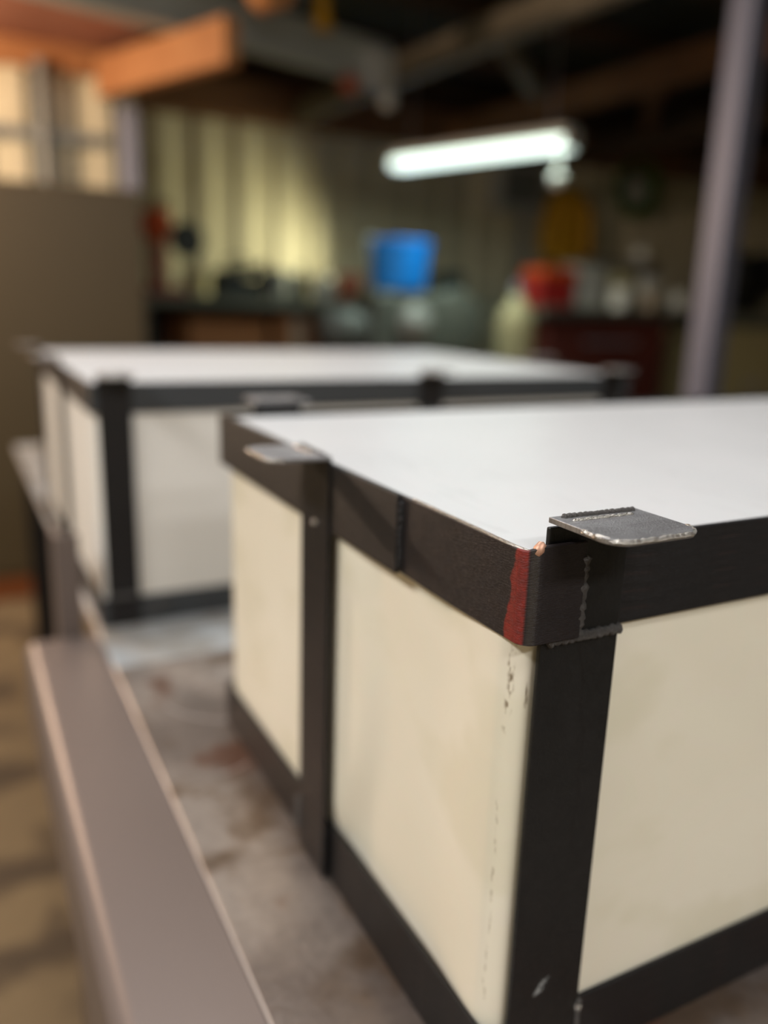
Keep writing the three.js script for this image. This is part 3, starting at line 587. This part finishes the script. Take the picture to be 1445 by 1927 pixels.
// maroon cabinet with red toolbox
{
  const o = thing('tool_cabinet', 'maroon tool cabinet under the dark worktop', 'cabinet', [4.1, 0, -4.68]);
  part('body', box(1.15, 1.15, 0.46, 0.008), M.maroon, o, [0, 0.605, 0]);
  for (let i = 0; i < 4; i++) { const d = part('drawer', box(1.09, 0.23, 0.018, 0.004), M.maroon, o, [0, 0.2 + i * 0.25, 0.237]); part('handle', box(0.5, 0.02, 0.022, 0.005), M.galv, d, [0, 0.06, 0.018]); }
  for (const x of [-0.5, 0.5]) for (const z of [-0.18, 0.18]) part('caster', moved(cyl(0.015, 0.015, 0.03, 12), 0, 0, 0, 0, 0, Math.PI / 2), M.black, o, [x, 0.015, z]);
}
const RB = 1.251;
{
  const o = thing('worktop', 'dark olive worktop crowded with tins above the maroon cabinet', 'worktop', [4.26, 1.18, -4.8]);
  part('top', box(1.68, 0.07, 0.8, 0.006), M.benchTop, o, [0, 0.035, 0]); part('front_edge', box(1.68, 0.05, 0.02, 0.004), M.machineDark, o, [0, 0.03, 0.41]);
}
{
  const o = thing('metal_cabinet', 'tan metal cabinet with dark top right of the steel pole', 'cabinet', [5.6, 0, -4.62]);
  part('body', box(0.94, 1.1, 0.5, 0.006), M.tan, o, [0, 0.58, 0]); for (const s of [-1, 1]) { const d = part('door', box(0.45, 1.04, 0.018, 0.004), M.tan, o, [s * 0.232, 0.58, 0.257]); part('handle', box(0.014, 0.1, 0.02, 0.004), M.galv, d, [-s * 0.18, 0.1, 0.017]); }
  part('plinth', box(0.9, 0.06, 0.46), M.black, o, [0, 0.03, 0]); part('top', box(0.96, 0.12, 0.54, 0.006), M.benchTop, o, [0, 1.19, 0]);
}
{
  const o = thing('tool_box', 'red toolbox with orange lid at the left end of the dark worktop', 'toolbox', [3.62, RB, -4.62], 0.1);
  part('body', box(0.34, 0.2, 0.22, 0.012), M.red, o, [0, 0.1, 0]); part('lid', box(0.35, 0.07, 0.23, 0.02), M.orange, o, [0.03, 0.235, 0]); part('handle', tubeAlong([[-0.08, 0.27, 0], [-0.07, 0.31, 0], [0.07, 0.31, 0], [0.08, 0.27, 0]], 0.01, 20, 8), M.black, o);
}
[[3.98, 0.24, 0.30, 'pale grey parts bin beside the red toolbox', M.lightGrey], [4.30, 0.2, 0.27, 'grey cream parts bin in the middle of the dark worktop', M.cream], [4.55, 0.16, 0.25, 'off-white parts bin near the steel pole', M.white]].forEach(([x, w, h, l, m]) => {
  const o = thing('parts_bin', l, 'bin', [x, RB, -4.66], (rnd() - 0.5) * 0.3, 'bins on the dark worktop');
  part('body', box(w, h, 0.24, 0.012), m, o, [0, h / 2, 0]); part('lid', box(w + 0.02, 0.03, 0.26, 0.008), M.greySteel, o, [0, h + 0.01, 0]); part('label_holder', box(w * 0.5, 0.05, 0.006, 0.002), M.galv, o, [0, h * 0.45, 0.123]);
});
can('paint_can', 4.16, -4.44, 0.07, 0.15, M.white, 'white can in front of the parts bins', RB); can('paint_can', 4.44, -4.44, 0.065, 0.13, M.tape, 'beige can in front of the parts bins', RB);
function roundBody(x, y, z, r, label, mat = M.chrome) {  // the white ones stand in for bright glints of shiny metal
  const o = thing('round_body', label, 'jar', [x, y, z]); part('body', lathe([[0, 0], [r * 0.7, 0.002], [r, r * 0.7], [r, r * 1.2], [r * 0.75, r * 1.7], [0, r * 1.9]], 26), mat, o); part('lid', cyl(r * 0.5, r * 0.5, 0.014, 18), mat, o, [0, r * 1.9, 0]);
}
{
  const o = thing('shelf_riser', 'small dark riser shelf at the back of the dark worktop', 'shelf', [4.65, RB, -5.0]);
  part('board', box(0.6, 0.025, 0.22), M.darkWood, o, [0, 0.36, 0]); for (const s of [-0.27, 0.27]) part('side', box(0.025, 0.35, 0.2), M.darkWood, o, [s, 0.175, 0]);
}
roundBody(4.80, RB + 0.374, -4.95, 0.06, 'round white body standing in for a glint on the dark riser shelf', M.white); roundBody(4.76, RB, -4.46, 0.07, 'round white body standing in for a glint beside the steel pole', M.white); roundBody(5.22, RB, -4.46, 0.06, 'brown round jar right of the steel pole', M.cardboard);
{
  const o = thing('bench_grinder', 'black bench grinder at the far right end', 'grinder', [5.66, RB, -4.62]);
  part('body', moved(cyl(0.13, 0.13, 0.4, 28), 0, 0.24, 0, 0, 0, Math.PI / 2), M.black, o); part('base', box(0.26, 0.12, 0.2, 0.02), M.black, o, [0, 0.06, 0]); for (const s of [-1, 1]) part('wheel_guard', moved(cyl(0.2, 0.2, 0.07, 32), s * 0.2, 0.3, 0, 0, 0, Math.PI / 2), M.blackRubber, o);
}
// green hose coil on the back wall
{
  const o = thing('hose_coil', 'green hose coil with white centre hung high on the back wall', 'hose', [5.5, 2.33, -5.86]);
  for (let i = 0; i < 3; i++) part('coil', new THREE.TorusGeometry(0.19 + i * 0.02, 0.035, 10, 40), M.green, o, [0, 0, i * 0.035]);
  part('hub', moved(lathe([[0, -0.05], [0.1, -0.05], [0.11, 0.03], [0.04, 0.05], [0, 0.05]], 24), 0.02, -0.02, 0.04, Math.PI / 2), M.white, o); part('peg', moved(cyl(0.02, 0.02, 0.16, 10), 0, 0.1, -0.02, Math.PI / 2), M.galv, o);
}
// square steel pole at the right
{
  const o = thing('roof_pole', 'grey square steel pole standing behind the boxes', 'pole', [1.86, 0, -1.55], 0.15);
  part('tube', box(0.085, 2.99, 0.085, 0.01), M.pole, o, [0, 1.497, 0]); part('base_plate', box(0.2, 0.014, 0.2, 0.003), M.pole, o, [0, 0.007, 0]);
  for (const s of [-1, 1]) part('anchor_bolt', cyl(0.012, 0.012, 0.03, 8), M.bare, o, [s * 0.075, 0.02, 0.075]);
}
renderer.render(scene, camera);
